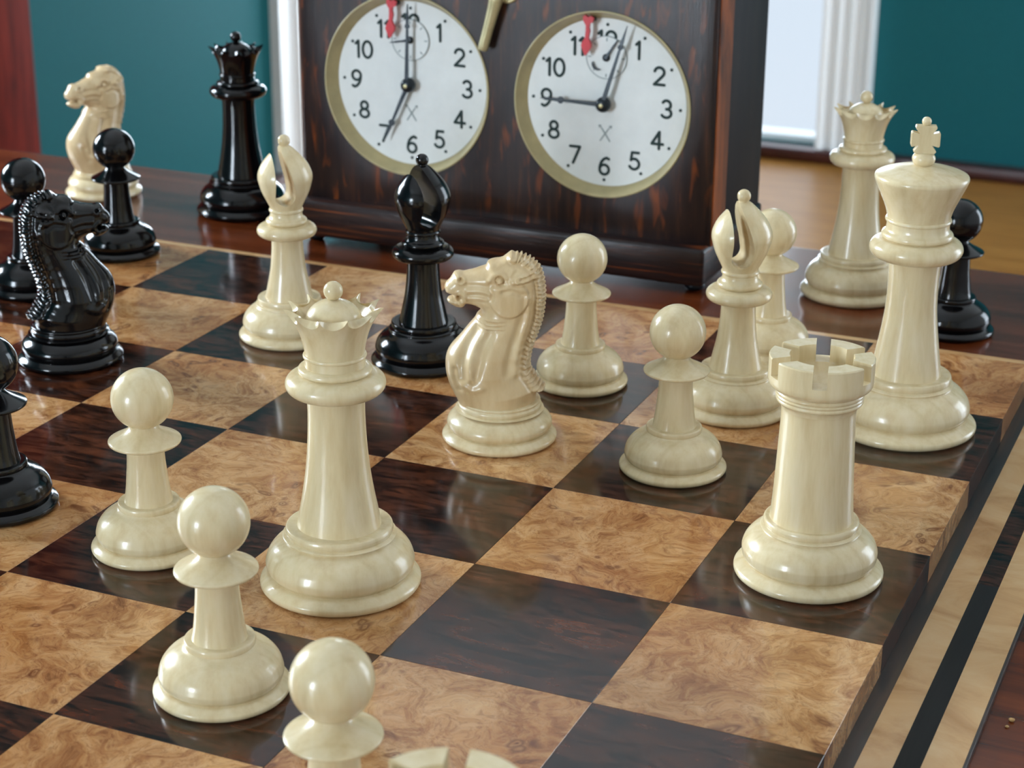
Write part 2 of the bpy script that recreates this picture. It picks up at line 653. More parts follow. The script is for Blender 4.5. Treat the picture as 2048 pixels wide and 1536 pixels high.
# ------------------------------------------------------------------ chess board
board = empty('chess_board', (-4.0, 1.0, TZ))
tag(board, 'inlaid chess board of light and dark burl squares with striped border on the mahogany table', 'chess board')
BX0, BX1, BY0, BY1 = -4.0, 4.0, -4.0, 4.0     # local, board centre
PT = 0.05                                     # border plate top (local), squares stand up to 0.2
put('base_plate', box('base_plate', BX0-0.5, BX1+0.5, BY0-0.5, BY1+0.5, 0, PT-0.004, 0.006), M['rosewood'], board)
sq_me = box('square', -0.4993, 0.4993, -0.4993, 0.4993, -0.15, 0, 0.0013, 1)
for i in range(8):
    for j in range(8):
        # i counts away from the camera (rows -3..4), j leftwards from the right edge
        row = i-3
        dark = (row+j) % 2 == 1
        o = put('square', sq_me, M['dburl'] if dark else M['lburl'], board, (BX1-0.5-j, BY0+0.5+i, 0.2))
        o['label'] = 'dark burl wood square' if dark else 'light burl wood square'
        o.rotation_euler = (0, 0, random.choice((0, math.pi/2, math.pi)) if not dark else random.choice((0, math.pi)))


def strip_quads(name, a, b, mat, lo=None, hi=None, z=PT, lab=None):
    """inlay strips on the border plate, from offset a to b outside the squares, mitred"""
    for k in range(4):
        if lo is None:
            q = [(-4-a, 4+a), (4+a, 4+a), (4+b, 4+b), (-4-b, 4+b)]
        else:
            q = [(lo if lo > -4 else -4-a, 4+a), (hi if hi < 4 else 4+a, 4+a), (hi if hi < 4 else 4+b, 4+b), (lo if lo > -4 else -4-b, 4+b)]
        c, s = round(math.cos(k*math.pi/2)), round(math.sin(k*math.pi/2))
        q = [(x*c-y*s, x*s+y*c) for x, y in q]
        v = [(x, y, z-0.012) for x, y in q]+[(x, y, z) for x, y in q]
        f = [(3, 2, 1, 0), (4, 5, 6, 7)]+[(m, (m+1) % 4, (m+1) % 4+4, m+4) for m in range(4)]
        o = put(name, mesh(name, v, f), mat, board)
        if lab:
            o['label'] = lab


strip_quads('border_strip', 0.0, 0.08, M['rosewood'], lab='narrow dark rosewood strip at the foot of the squares')
strip_quads('border_strip', 0.08, 0.225, M['maple'], lab='pale maple inlay strip')
strip_quads('border_strip', 0.225, 0.33, M['blackwood'], -1.1, 1.1, lab='black inlay strip')
strip_quads('border_strip', 0.225, 0.33, M['dburl'], -5, -1.1, lab='dark red burl inlay strip')
strip_quads('border_strip', 0.225, 0.33, M['dburl'], 1.1, 5, lab='dark red burl inlay strip')
strip_quads('border_strip', 0.33, 0.487, M['maple'], lab='pale maple inlay strip')


# ------------------------------------------------------------------ chess pieces: turned parts
def base_prof(Rf, zf, Rt, zt, Rr, zr, Rs, zs):
    """flange, torus, ring and the step up to the stem; returns a closed profile"""
    k = Rf/0.29
    return [(0, 0, 's'), (Rf*0.93, 0, 's'), (Rf*0.975, 0.008*k), (Rf*0.996, 0.017*k), (Rf, zf-0.004*k), (Rf*0.996, zf+0.003*k), (Rf*0.982, zf+0.009*k, 's'),
            (Rt*1.0, zf+0.026*k), (Rt*0.935, zf+0.033*k, 's'), (Rt*0.985, zf+0.050*k), (Rt, zt-0.004*k), (Rt*0.992, zt+0.012*k), (Rt*0.95, zt+(zr-zt)*0.32),
            (Rt*0.85, zt+(zr-zt)*0.56), (Rt*0.72, zt+(zr-zt)*0.73), (Rr*1.06, zr-0.024*k), (Rr*0.985, zr-0.016*k, 's'),
            (Rr, zr-0.008*k), (Rr*0.995, zr+0.004*k), (Rr*0.96, zr+0.012*k), (Rs*1.03, zs, 's'), (0, zs, 's')]


def stem_prof(pts):
    a = [(0, pts[0][1]-0.004, 's'), (pts[0][0], pts[0][1]-0.004, 's')]
    return a + list(pts[:-1]) + [(*pts[-1], 's'), (0, pts[-1][1], 's')]


def roll(rin, rout, z0, z1, rin2=None):
    """rounded collar"""
    zm = (z0+z1)/2
    h = (z1-z0)/2
    rin2 = rin if rin2 is None else rin2
    pts = [(0, z0, 's'), (rin, z0, 's')]
    n = 10
    w = min(rout-rin, h*1.25)
    for i in range(n+1):
        a = -math.pi/2+math.pi*i/n
        pts.append((rout-w+w*math.cos(a), zm+h*math.sin(a)))
    pts += [(rin2, z1+0.004, 's'), (0, z1+0.004, 's')]
    return pts


PARTS = {}          # kind -> list of (part name, mesh, carved?)

PARTS['pawn'] = [
    ('base', lathe('pawn_base', base_prof(0.291, 0.028, 0.264, 0.100, 0.151, 0.243, 0.118, 0.256))),
    ('stem', lathe('pawn_stem', stem_prof([(0.118, 0.256), (0.111, 0.29), (0.104, 0.34), (0.098, 0.40), (0.092, 0.47), (0.089, 0.56)]))),
    ('collar', lathe('pawn_collar', [(0, 0.535, 's'), (0.088, 0.535, 's'), (0.15, 0.552), (0.170, 0.560), (0.175, 0.566), (0.1755, 0.572), (0.171, 0.577),
                                     (0.15, 0.588), (0.115, 0.606), (0.09, 0.621), (0.072, 0.636), (0.060, 0.655, 's'), (0, 0.655, 's')])),
    ('ball', lathe('pawn_ball', ball(0.1495, 0.783, 0.646), 64)),
]

# bishop
mitre = lathe('m', [(0, 0.845, 's'), (0.100, 0.845, 's'), (0.104, 0.868), (0.124, 0.91), (0.150, 0.965), (0.168, 1.025), (0.1725, 1.055), (0.168, 1.09), (0.146, 1.14),
                    (0.112, 1.185), (0.076, 1.222), (0.048, 1.247), (0.030, 1.258, 's')] + [(0.039*math.cos(a), 1.287+0.039*math.sin(a)) for a in np.linspace(-0.68, 1.5, 10)] + [(0, 1.326)], 80)
arc = [(-0.0275+0.0605*math.cos(a), 0.952+0.060*math.sin(a)) for a in np.linspace(math.pi, 2*math.pi, 15)]
slot = [(-0.088, 1.5)] + arc + [(0.028, 1.02), (0.010, 1.09), (-0.010, 1.16), (-0.026, 1.22), (-0.033, 1.27), (-0.036, 1.5)]
cut = prism('slot', slot, -0.4, 0.4)
PARTS['bishop'] = [
    ('base', lathe('bishop_base', base_prof(0.330, 0.030, 0.303, 0.108, 0.203, 0.258, 0.154, 0.270))),
    ('stem', lathe('bishop_stem', stem_prof([(0.154, 0.270), (0.144, 0.31), (0.130, 0.375), (0.115, 0.45), (0.105, 0.54), (0.100, 0.62), (0.100, 0.69)]))),
    ('collar', lathe('bishop_collar', roll(0.098, 0.190, 0.672, 0.752, 0.12))),
    ('neck_ring', lathe('bishop_neck', [(0, 0.755, 's'), (0.118, 0.755, 's'), (0.129, 0.766), (0.131, 0.777), (0.124, 0.788), (0.112, 0.796), (0.103, 0.812), (0.1005, 0.832, 's'),
                                        (0.106, 0.836), (0.109, 0.845), (0.106, 0.854), (0.100, 0.858, 's'), (0, 0.858, 's')])),
    ('mitre', boolean('bishop_mitre', mitre, cut, 40)),
]

# rook
def rook_head():
    me = lathe('h', [(0, 0.925, 's'), (0.198, 0.925, 's'), (0.205, 0.935), (0.206, 0.942), (0.203, 0.95), (0.216, 0.958), (0.234, 0.972), (0.2425, 0.992), (0.2435, 1.03), (0.2435, 1.106, 's'), (0.2395, 1.112, 's'),
                     (0.150, 1.112, 's'), (0.147, 1.06), (0.144, 1.02), (0.11, 0.985), (0.05, 0.972), (0, 0.97)], 96)
    bm = bmesh.new()
    for k in range(3):
        vs = bm_box(bm, -0.033, 0.033, -0.4, 0.4, 1.028, 1.3)
        bmesh.ops.rotate(bm, cent=(0, 0, 0), matrix=Matrix.Rotation(k*math.pi/3, 3, 'Z'), verts=vs)
    c2 = from_bm('crenels', bm)
    return boolean('rook_battlement', me, c2, 30)


PARTS['rook'] = [
    ('base', lathe('rook_base', base_prof(0.357, 0.036, 0.322, 0.136, 0.227, 0.282, 0.198, 0.296))),
    ('tower', lathe('rook_tower', stem_prof([(0.198, 0.296), (0.192, 0.37), (0.186, 0.48), (0.181, 0.60), (0.176, 0.72), (0.173, 0.80), (0.1735, 0.845), (0.177, 0.865)]))),
    ('cornice', lathe('rook_cornice', [(0, 0.86, 's'), (0.176, 0.86, 's'), (0.182, 0.876), (0.192, 0.889), (0.200, 0.895), (0.202, 0.903), (0.199, 0.91, 's'), (0.2, 0.914), (0.205, 0.921), (0.2, 0.929, 's'), (0, 0.929, 's')])),
    ('battlement', rook_head()),
]

# queen
def coronet():
    NT_ = 11
    seg = NT_*14
    prof = curve_pts([(0.136, 1.155, 's'), (0.138, 1.18), (0.145, 1.215), (0.157, 1.26), (0.178, 1.31), (0.204, 1.35), (0.228, 1.380)], 6)
    pr = np.array(prof)

    def rad(z):
        return float(np.interp(z, pr[:, 1], pr[:, 0]))
    verts, faces, rings = [], [], []

    def add(fn):
        ids = []
        for k in range(seg):
            a = 2*math.pi*k/seg
            t = (k/14.0) % 1.0
            sc = math.sqrt(max(0.0, 1-(2*t-1)**2))
            r, z = fn(sc)
            ids.append(len(verts))
            verts.append((r*math.cos(a), r*math.sin(a), z))
        rings.append(ids)
    zt = 1.378
    for i in range(11):
        f = i/10.0
        add(lambda sc: (lambda z: (rad(z), z))(1.155+(zt-0.052*sc-1.155)*f))
    add(lambda sc: (rad(zt-0.034*sc)-0.013-0.024*sc, zt-0.022*sc))
    for i in range(1, 6):
        f = i/5.0
        add(lambda sc: (lambda z: (max(0.115, rad(z)-0.024-0.012*f), z))(zt-0.022*sc-0.004-(zt-0.022*sc-1.315)*f))
    bm = bmesh.new()
    bv = [bm.verts.new(v) for v in verts]
    for A, B in zip(rings, rings[1:]):
        for k in range(seg):
            k2 = (k+1) % seg
            bm.faces.new((bv[A[k]], bv[A[k2]], bv[B[k2]], bv[B[k]]))
    bm.faces.new([bv[i] for i in rings[0]][::-1])
    bm.faces.new([bv[i] for i in rings[-1]])
    return from_bm('queen_coronet', bm, 34)


PARTS['queen'] = [
    ('base', lathe('queen_base', base_prof(0.380, 0.038, 0.350, 0.132, 0.252, 0.298, 0.197, 0.315))),
    ('stem', lathe('queen_stem', stem_prof([(0.197, 0.315), (0.187, 0.37), (0.168, 0.47), (0.151, 0.58), (0.139, 0.70), (0.133, 0.82), (0.132, 0.91), (0.136, 0.985)]))),
    ('collar', lathe('queen_collar', roll(0.134, 0.230, 0.965, 1.066, 0.155))),
    ('neck_ring', lathe('queen_neck', [(0, 1.066, 's'), (0.155, 1.066, 's'), (0.167, 1.073), (0.170, 1.083), (0.165, 1.094), (0.15, 1.101), (0.139, 1.103, 's'), (0.138, 1.13), (0.138, 1.140, 's'),
                                       (0.143, 1.143), (0.1455, 1.150), (0.143, 1.157), (0.137, 1.160, 's'), (0, 1.160, 's')])),
    ('coronet', coronet()),
    ('dome', lathe('queen_dome', [(0, 1.30, 's'), (0.130, 1.30, 's'), (0.128, 1.325), (0.114, 1.357), (0.085, 1.387), (0.045, 1.407), (0.022, 1.412, 's'), (0, 1.412, 's')])),
    ('finial', lathe('queen_finial', ball(0.044, 1.452, 1.411), 40)),
]

# king
def king_cross():
    z0, z1, c = 1.603, 1.757, 1.681
    n = 0.019
    poly = [(-0.052, z0), (0.052, z0), (0.062, z0+0.012), (n+0.004, c-n-0.004), (0.072, c-0.042), (0.078, c-0.034), (0.078, c+0.036), (0.072, c+0.042), (n+0.004, c+n+0.006), (0.058, z1-0.014), (0.055, z1), (-0.055, z1),
            (-0.058, z1-0.014), (-n-0.004, c+n+0.006), (-0.072, c+0.042), (-0.078, c+0.036), (-0.078, c-0.034), (-0.072, c-0.042), (-n-0.004, c-n-0.004), (-0.062, z0+0.012)]
    return prism('king_cross', poly, -0.026, 0.026, None, 0.003)


PARTS['king'] = [
    ('base', lathe('king_base', base_prof(0.418, 0.040, 0.374, 0.140, 0.257, 0.314, 0.198, 0.330))),
    ('stem', lathe('king_stem', stem_prof([(0.198, 0.330), (0.187, 0.40), (0.171, 0.50), (0.155, 0.61), (0.144, 0.71), (0.1395, 0.82), (0.1405, 0.92), (0.148, 1.03)]))),
    ('collar', lathe('king_collar', roll(0.146, 0.257, 1.010, 1.124, 0.18))),
    ('neck_ring', lathe('king_neck', [(0, 1.125, 's'), (0.180, 1.125, 's'), (0.193, 1.132), (0.197, 1.145), (0.192, 1.158), (0.178, 1.17), (0.172, 1.19), (0.1715, 1.218, 's'), (0.178, 1.221), (0.1815, 1.230), (0.178, 1.239), (0.172, 1.242, 's'), (0, 1.242, 's')])),
    ('crown', lathe('king_crown', [(0, 1.240, 's'), (0.172, 1.240, 's'), (0.176, 1.262), (0.189, 1.305), (0.213, 1.36), (0.240, 1.42), (0.2535, 1.452), (0.2565, 1.466), (0.2535, 1.479), (0.243, 1.488),
                                   (0.205, 1.503), (0.14, 1.521), (0.08, 1.534), (0.045, 1.540, 's'), (0, 1.540, 's')])),
    ('knob', lathe('king_knob', [(0, 1.536, 's'), (0.046, 1.536, 's'), (0.058, 1.552), (0.0635, 1.573), (0.057, 1.592), (0.045, 1.602), (0.036, 1.606, 's'), (0, 1.606, 's')], 40)),
    ('cross', king_cross()),
    ('finial', lathe('king_finial', ball(0.026, 1.777, 1.754), 32)),
]


# knight: carved horse head, one closed surface from the traced side profile with relief in its thickness
FRONT = [(-0.228, 0.215), (-0.240, 0.245), (-0.254, 0.273), (-0.266, 0.299), (-0.28, 0.329), (-0.291, 0.363), (-0.299, 0.401), (-0.302, 0.439), (-0.3, 0.481), (-0.289, 0.519), (-0.269, 0.553), (-0.248, 0.578), (-0.226, 0.603), (-0.204, 0.63), (-0.182, 0.659), (-0.159, 0.688), (-0.139, 0.712), (-0.13, 0.732), (-0.114, 0.75), (-0.102, 0.762), (-0.12, 0.775), (-0.143, 0.785), (-0.169, 0.791), (-0.188, 0.79), (-0.202, 0.773), (-0.229, 0.771), (-0.257, 0.781), (-0.28, 0.795), (-0.292, 0.81), (-0.288, 0.824), (-0.270, 0.834), (-0.252, 0.838), (-0.274, 0.845), (-0.296, 0.856), (-0.303, 0.876), (-0.305, 0.893), (-0.295, 0.915), (-0.278, 0.931), (-0.266, 0.95), (-0.252, 0.972), (-0.229, 0.979), (-0.203, 0.975), (-0.178, 0.981), (-0.147, 0.988), (-0.112, 1.001), (-0.081, 1.012), (-0.073, 1.027), (-0.066, 1.038), (-0.046, 1.048), (-0.019, 1.053), (0.008, 1.058), (0.024, 1.069), (0.039, 1.081), (0.056, 1.094), (0.068, 1.094)]
BACK = [(0.079, 1.088), (0.097, 1.089), (0.118, 1.085), (0.142, 1.074), (0.165, 1.064), (0.188, 1.045), (0.211, 1.019), (0.225, 0.991), (0.235, 0.958), (0.241, 0.925), (0.245, 0.888), (0.246, 0.843), (0.243, 0.794), (0.238, 0.748), (0.229, 0.703), (0.215, 0.657), (0.202, 0.615), (0.189, 0.58), (0.179, 0.547), (0.17, 0.508), (0.165, 0.469), (0.169, 0.431), (0.191, 0.397), (0.219, 0.354), (0.255, 0.32)]
TAIL = [(0.250, 0.299), (0.212, 0.295), (0.203, 0.265), (0.205, 0.215)]


def resample(pts, step):
    P = np.array(pts, float)
    d = np.r_[0, np.cumsum(np.linalg.norm(np.diff(P, axis=0), axis=1))]
    n = max(2, int(round(d[-1]/step)))
    t = np.linspace(0, d[-1], n+1)
    return np.stack([np.interp(t, d, P[:, 0]), np.interp(t, d, P[:, 1])], 1), t


def smooth_pts(pts, sub=4):
    return [(a, b) for a, b in [(q[0], q[1]) for q in curve_raw(pts, sub)]]


def curve_raw(pts, sub):
    P = [np.array(q, float) for q in pts]
    P = [2*P[0]-P[1]]+P+[2*P[-1]-P[-2]]
    out = [tuple(P[1])]
    for i in range(1, len(P)-2):
        p0, p1, p2, p3 = P[i-1:i+3]
        for k in range(1, sub+1):
            t = k/sub
            q = 0.5*((2*p1)+(-p0+p2)*t+(2*p0-5*p1+4*p2-p3)*t*t+(-p0+3*p1-3*p2+p3)*t**3)
            out.append((float(q[0]), float(q[1])))
    return out


def seg_dist(Q, A, B):
    """distance from points Q (n,2) to polyline segments A->B (m,2); returns min distance, param index"""
    AB = B-A
    L2 = (AB**2).sum(1)+1e-12
    t = ((Q[:, None, :]-A[None])*AB[None]).sum(2)/L2[None]
    t = np.clip(t, 0, 1)
    D = np.linalg.norm(Q[:, None, :]-(A[None]+t[..., None]*AB[None]), axis=2)
    i = D.argmin(1)
    n = np.arange(len(Q))
    return D[n, i], i, t[n, i]


def line_g(Q, pts, wd):
    P = np.array(curve_raw(pts, 6))
    d, _, _ = seg_dist(Q, P[:-1], P[1:])
    return np.exp(-(d/wd)**2)


def horse():
    step = 0.0075
    fr, _ = resample(smooth_pts(FRONT), step)
    bk, s = resample(smooth_pts(BACK), step/2.0)
    # mane teeth on the back outline
    tan = np.gradient(bk, axis=0)
    tan /= np.linalg.norm(tan, axis=1)[:, None]+1e-9
    nrm = np.stack([-tan[:, 1], tan[:, 0]], 1)
    per = 0.0245
    tooth = np.abs(np.sin(math.pi*s/per))
    amp = 0.021*np.clip(s/0.02, 0, 1)
    bk2 = bk - nrm*((tooth-0.6)*amp)[:, None]*(-1)
    tl, _ = resample([tuple(bk[-1])]+TAIL, step)
    out = np.vstack([fr, bk2, tl[1:]])
    # closed polygon: bottom edge from last point back to the first
    nb = int((out[-1, 0]-out[0, 0])/step)
    bot = np.stack([np.linspace(out[-1, 0], out[0, 0], nb+1)[1:-1], np.full(nb-1, 0.215)], 1)
    poly = np.vstack([out, bot])
    A, B = out[:-1], out[1:]
    # interior points: offset rings near the outline plus a grid
    gx, gz = np.meshgrid(np.arange(-0.31, 0.27, 0.0062), np.arange(0.221, 1.1, 0.0062))
    gx = gx + (np.arange(gx.shape[0]) % 2)[:, None]*0.0031
    Q = np.stack([gx.ravel(), gz.ravel()], 1)
    px, pz = poly[:, 0], poly[:, 1]
    qx, qz = np.roll(px, -1), np.roll(pz, -1)
    ins = np.zeros(len(Q), bool)
    for x1, z1, x2, z2 in zip(px, pz, qx, qz):
        c = (z1 > Q[:, 1]) != (z2 > Q[:, 1])
        if z1 != z2:
            ins ^= c & (Q[:, 0] < (x2-x1)*(Q[:, 1]-z1)/(z2-z1)+x1)
    Q = Q[ins]
    d, _, _ = seg_dist(Q, A, B)
    Q = Q[d > 0.0042]
    ringpts = []
    tanp = np.gradient(out, axis=0)
    tanp /= np.linalg.norm(tanp, axis=1)[:, None]+1e-9
    for off in (0.0012,):
        for sg in (1, -1):
            W = out + np.stack([-tanp[:, 1], tanp[:, 0]], 1)*off*sg
            ringpts.append(W)
    W = np.vstack(ringpts)
    ins2 = np.zeros(len(W), bool)
    for x1, z1, x2, z2 in zip(px, pz, qx, qz):
        c = (z1 > W[:, 1]) != (z2 > W[:, 1])
        if z1 != z2:
            ins2 ^= c & (W[:, 0] < (x2-x1)*(W[:, 1]-z1)/(z2-z1)+x1)
    W = W[ins2]
    dW, _, _ = seg_dist(W, A, B)
    W = W[dW > 0.0009]
    allp = np.vstack([poly, Q, W])
    n = len(poly)
    res = delaunay_2d_cdt([Vector((float(a), float(b))) for a, b in allp], [(i, (i+1) % n) for i in range(n)], [], 1, 1e-7)
    V = np.array([(v.x, v.y) for v in res[0]])
    T = [tuple(f) for f in res[2]]
    d, idx, tt = seg_dist(V, A, B)
    d[d < 1e-6] = 0
    x, z = V[:, 0], V[:, 1]
    Th = np.interp(z, [0.2, 0.30, 0.42, 0.52, 0.62, 0.72, 0.80, 0.95, 1.02, 1.09], [0.212, 0.222, 0.220, 0.196, 0.160, 0.136, 0.128, 0.118, 0.092, 0.066])
    mz = np.clip((x+0.27)/0.27, 0, 1)
    mz = mz*mz*(3-2*mz)
    head = np.clip((z-0.74)/0.05, 0, 1)*np.clip((0.06-x)/0.1, 0, 1)
    Th = Th*(1-head)+head*np.minimum(Th, 0.070+0.048*mz)
    Wd = np.interp(z, [0.2, 0.35, 0.5, 0.62, 0.72, 0.80, 0.9, 1.0, 1.09], [0.225, 0.235, 0.225, 0.19, 0.15, 0.11, 0.10, 0.08, 0.05])
    Wd = Wd*(1-head)+head*np.minimum(Wd, 0.055+0.05*mz)
    q = 1-np.minimum(d/Wd, 1)
    H = Th*np.sqrt(np.maximum(0, 1-q**2.1))
    fade = np.clip(d/0.02, 0, 1)

    def disc(cx, cz, r, soft):
        e = np.hypot(x-cx, z-cz)
        return np.clip((r-e)/soft+0.5, 0, 1)
    rel = np.zeros(len(V))
    # cheek plate with a crisp rear edge
    e = np.hypot((x-0.052), (z-0.862)*1.0)
    rel += 0.017*np.clip((0.108-e)/0.010+0.5, 0, 1)*np.clip((x+0.09)/0.1, 0, 1)*np.clip((0.962-z)/0.05, 0, 1)
    rel -= 0.012*line_g(V, [(0.02, 0.895), (0.07, 0.905), (0.115, 0.885)], 0.013)
    rel -= 0.010*line_g(V, [(-0.045, 0.845), (-0.035, 0.87), (-0.045, 0.895)], 0.010)
    # eye, lids, brow
    rel += 0.020*np.exp(-(np.hypot(x-0.003, z-0.957)/0.0155)**4)
    rel -= 0.011*np.exp(-((np.hypot(x-0.003, z-0.957)-0.0215)/0.0045)**2)
    rel += 0.013*line_g(V, [(-0.055, 0.957), (-0.03, 0.985), (0.012, 0.993), (0.04, 0.975)], 0.012)
    rel -= 0.010*line_g(V, [(-0.05, 0.935), (-0.01, 0.93), (0.03, 0.937)], 0.010)
    # face bones
    rel += 0.009*line_g(V, [(-0.175, 0.885), (-0.11, 0.892), (-0.055, 0.882)], 0.011)
    rel -= 0.009*line_g(V, [(-0.175, 0.918), (-0.11, 0.922), (-0.05, 0.918)], 0.013)
    rel -= 0.008*line_g(V, [(-0.165, 0.862), (-0.11, 0.868), (-0.06, 0.862)], 0.009)
    rel += 0.006*line_g(V, [(-0.165, 0.845), (-0.11, 0.85), (-0.07, 0.845)], 0.008)
    rel -= 0.007*line_g(V, [(-0.165, 0.828), (-0.12, 0.83), (-0.08, 0.83)], 0.008)
    # nostril
    en = np.hypot(x+0.212, (z-0.943)*1.15)
    rel += 0.012*np.exp(-((en-0.021)/0.009)**2) - 0.020*np.exp(-(en/0.011)**2)
    # mouth
    rel -= 0.030*line_g(V, [(-0.262, 0.839), (-0.245, 0.838), (-0.222, 0.836)], 0.010)
    rel -= 0.030*np.exp(-(np.hypot(x+0.221, z-0.836)/0.0135)**4)
    em = np.hypot(x+0.216, z-0.836)
    rel += 0.011*np.exp(-((em-0.030)/0.008)**2)*(x > -0.225)
    rel += 0.006*line_g(V, [(-0.285, 0.868), (-0.25, 0.866), (-0.215, 0.876)], 0.007)
    # ear
    ear = line_g(V, [(0.098, 0.966), (0.14, 0.974), (0.185, 0.987), (0.212, 0.996)], 0.021)
    rel += 0.032*np.minimum(1, ear*1.5) - 0.018*line_g(V, [(0.118, 0.972), (0.15, 0.98), (0.19, 0.991)], 0.007)
    rel -= 0.010*line_g(V, [(0.09, 0.935), (0.14, 0.943), (0.2, 0.962)], 0.009)
    rel += 0.010*line_g(V, [(0.07, 0.95), (0.06, 0.985), (0.075, 1.01)], 0.010)
    # neck folds
    for k, zz in enumerate((0.742, 0.722, 0.702)):
        rel += 0.009*line_g(V, [(-0.125, zz), (-0.06, zz-0.014), (0.03, zz-0.010)], 0.0075)*np.clip((0.05-x)/0.06, 0, 1)
        rel -= 0.007*line_g(V, [(-0.125, zz-0.011), (-0.06, zz-0.025), (0.03, zz-0.021)], 0.006)*np.clip((0.05-x)/0.06, 0, 1)
    # chest and shoulder muscles
    rel -= 0.022*line_g(V, [(-0.120, 0.665), (-0.168, 0.585), (-0.197, 0.50), (-0.195, 0.42)], 0.026)
    rel += 0.012*line_g(V, [(-0.085, 0.67), (-0.135, 0.58), (-0.155, 0.49), (-0.145, 0.42)], 0.020)
    rel -= 0.018*line_g(V, [(-0.045, 0.655), (-0.085, 0.57), (-0.105, 0.49), (-0.12, 0.43)], 0.024)
    rel += 0.014*line_g(V, [(-0.19, 0.375), (-0.14, 0.352), (-0.09, 0.37)], 0.020)
    rel -= 0.014*line_g(V, [(-0.243, 0.45), (-0.238, 0.40), (-0.215, 0.345)], 0.018)
    rel -= 0.013*line_g(V, [(0.135, 0.88), (0.13, 0.78), (0.095, 0.66), (0.06, 0.54), (0.045, 0.44)], 0.022)
    rel += 0.010*line_g(V, [(0.165, 0.86), (0.165, 0.77), (0.135, 0.65), (0.105, 0.54), (0.095, 0.44)], 0.018)
    rel -= 0.010*line_g(V, [(0.185, 0.82), (0.182, 0.74), (0.158, 0.64), (0.135, 0.54), (0.128, 0.45)], 0.014)
    # mane: raised ribbed band along the back edge
    bs, bi, bt = seg_dist(V, bk[:-1], bk[1:])
    arc_s = s[bi]+bt*(s[1]-s[0])
    band = np.exp(-((bs-0.022)/0.016)**2)
    rib = np.abs(np.sin(math.pi*(arc_s+bs*0.35)/per))
    rel += band*(0.008+0.030*(rib-0.5))
    rel -= 0.010*np.exp(-((bs-0.050)/0.008)**2)
    # forelock
    rel += 0.008*line_g(V, [(0.0, 1.035), (0.05, 1.062), (0.07, 1.08)], 0.012)
    H = np.where(d > 0, np.maximum(H+rel*fade, 0.0015+0.2*d), 0.0)
    nV = len(V)
    verts = [(float(a), -float(h), float(b)) for (a, b), h in zip(V, H)]+[(float(a), float(h), float(b)) for (a, b), h in zip(V, H)]
    faces = []
    for f in T:
        a, b, c = f[:3]
        ar = (V[b, 0]-V[a, 0])*(V[c, 1]-V[a, 1])-(V[c, 0]-V[a, 0])*(V[b, 1]-V[a, 1])
        if ar < 0:
            a, b, c = a, c, b
        faces.append((a, b, c))
        faces.append((a+nV, c+nV, b+nV))
    bm = bmesh.new()
    bv = [bm.verts.new(v) for v in verts]
    for f in faces:
        bm.faces.new([bv[i] for i in f])
    zero = [bv[i] for i in range(nV) if H[i] == 0]+[bv[i+nV] for i in range(nV) if H[i] == 0]
    bmesh.ops.remove_doubles(bm, verts=zero, dist=1e-6)
    be = [e for e in bm.edges if e.is_boundary]
    if be:
        bmesh.ops.holes_fill(bm, edges=be, sides=0)
    return from_bm('horse_head', bm, 62)


PARTS['knight'] = [
    ('base', lathe('knight_base', base_prof(0.323, 0.030, 0.295, 0.104, 0.234, 0.212, 0.226, 0.222)[:-2] + [(0.228, 0.236), (0.222, 0.243), (0.20, 0.246, 's'), (0, 0.246, 's')])),
    ('horse_head', horse()),
]


def piece(name, kind, colour, x, y, z, rz, label, cat, group=None):
    o = empty(name, (x, y, z), rz)
    tag(o, label, cat, group)
    for nm, me in PARTS[kind]:
        if colour == 'white':
            m = M['carved'] if nm == 'horse_head' else M['box']
        else:
            m = M['ebony']
        put(nm, me, m, o)
    return o


WP, BP = 'boxwood pawns', 'ebony pawns'
piece('white_queen', 'queen', 'white', -2.49, 0.551, 0, R(20), 'large cream boxwood queen in the foreground, scalloped crown, on a light square', 'chess queen', 'boxwood queens')
piece('white_queen', 'queen', 'white', -1.519, 6.572, TZ, R(5), 'cream boxwood queen off the board on the table, behind the white king', 'chess queen', 'boxwood queens')
piece('white_king', 'king', 'white', -0.515, 3.64, 0, R(17), 'cream boxwood king with a cross finial at the right edge of the board', 'chess king')
piece('white_rook', 'rook', 'white', -0.50, 1.568, 0, R(13), 'cream boxwood rook on a dark square near the board right edge', 'chess rook', 'boxwood rooks')
piece('white_rook', 'rook', 'white', -0.52, -2.43, 0, R(15.6), 'cream boxwood rook cut off by the bottom edge, only its battlement showing', 'chess rook', 'boxwood rooks')
piece('white_bishop', 'bishop', 'white', -1.475, 3.497, 0, R(33), 'cream boxwood bishop on a light square between rook and right-hand pawns, slot facing front', 'chess bishop', 'boxwood bishops')
piece('white_bishop', 'bishop', 'white', -4.481, 3.558, 0, R(42), 'cream boxwood bishop in front of the left side of the clock', 'chess bishop', 'boxwood bishops')
piece('white_knight', 'knight', 'white', -2.546, 2.53, 0, R(21), 'cream boxwood knight facing left with open mouth in the middle of the board', 'chess knight', 'boxwood knights')
piece('white_knight', 'knight', 'white', -8.09, 6.646, TZ, R(68), 'blurred cream boxwood knight on the table at far left before the green wall', 'chess knight', 'boxwood knights')
piece('white_pawn', 'pawn', 'white', -1.51, 2.51, 0, 1.1, 'cream boxwood pawn on a dark square left of the near rook', 'chess pawn', WP)
piece('white_pawn', 'pawn', 'white', -2.46, 3.54, 0, 2.3, 'cream boxwood pawn just behind and right of the central white knight', 'chess pawn', WP)
piece('white_pawn', 'pawn', 'white', -1.59, 4.56, 0, 0.4, 'cream boxwood pawn half hidden behind the right-hand white bishop', 'chess pawn', WP)
piece('white_pawn', 'pawn', 'white', -3.525, 0.515, 0, 3.0, 'cream boxwood pawn left of the foreground queen, behind another pawn', 'chess pawn', WP)
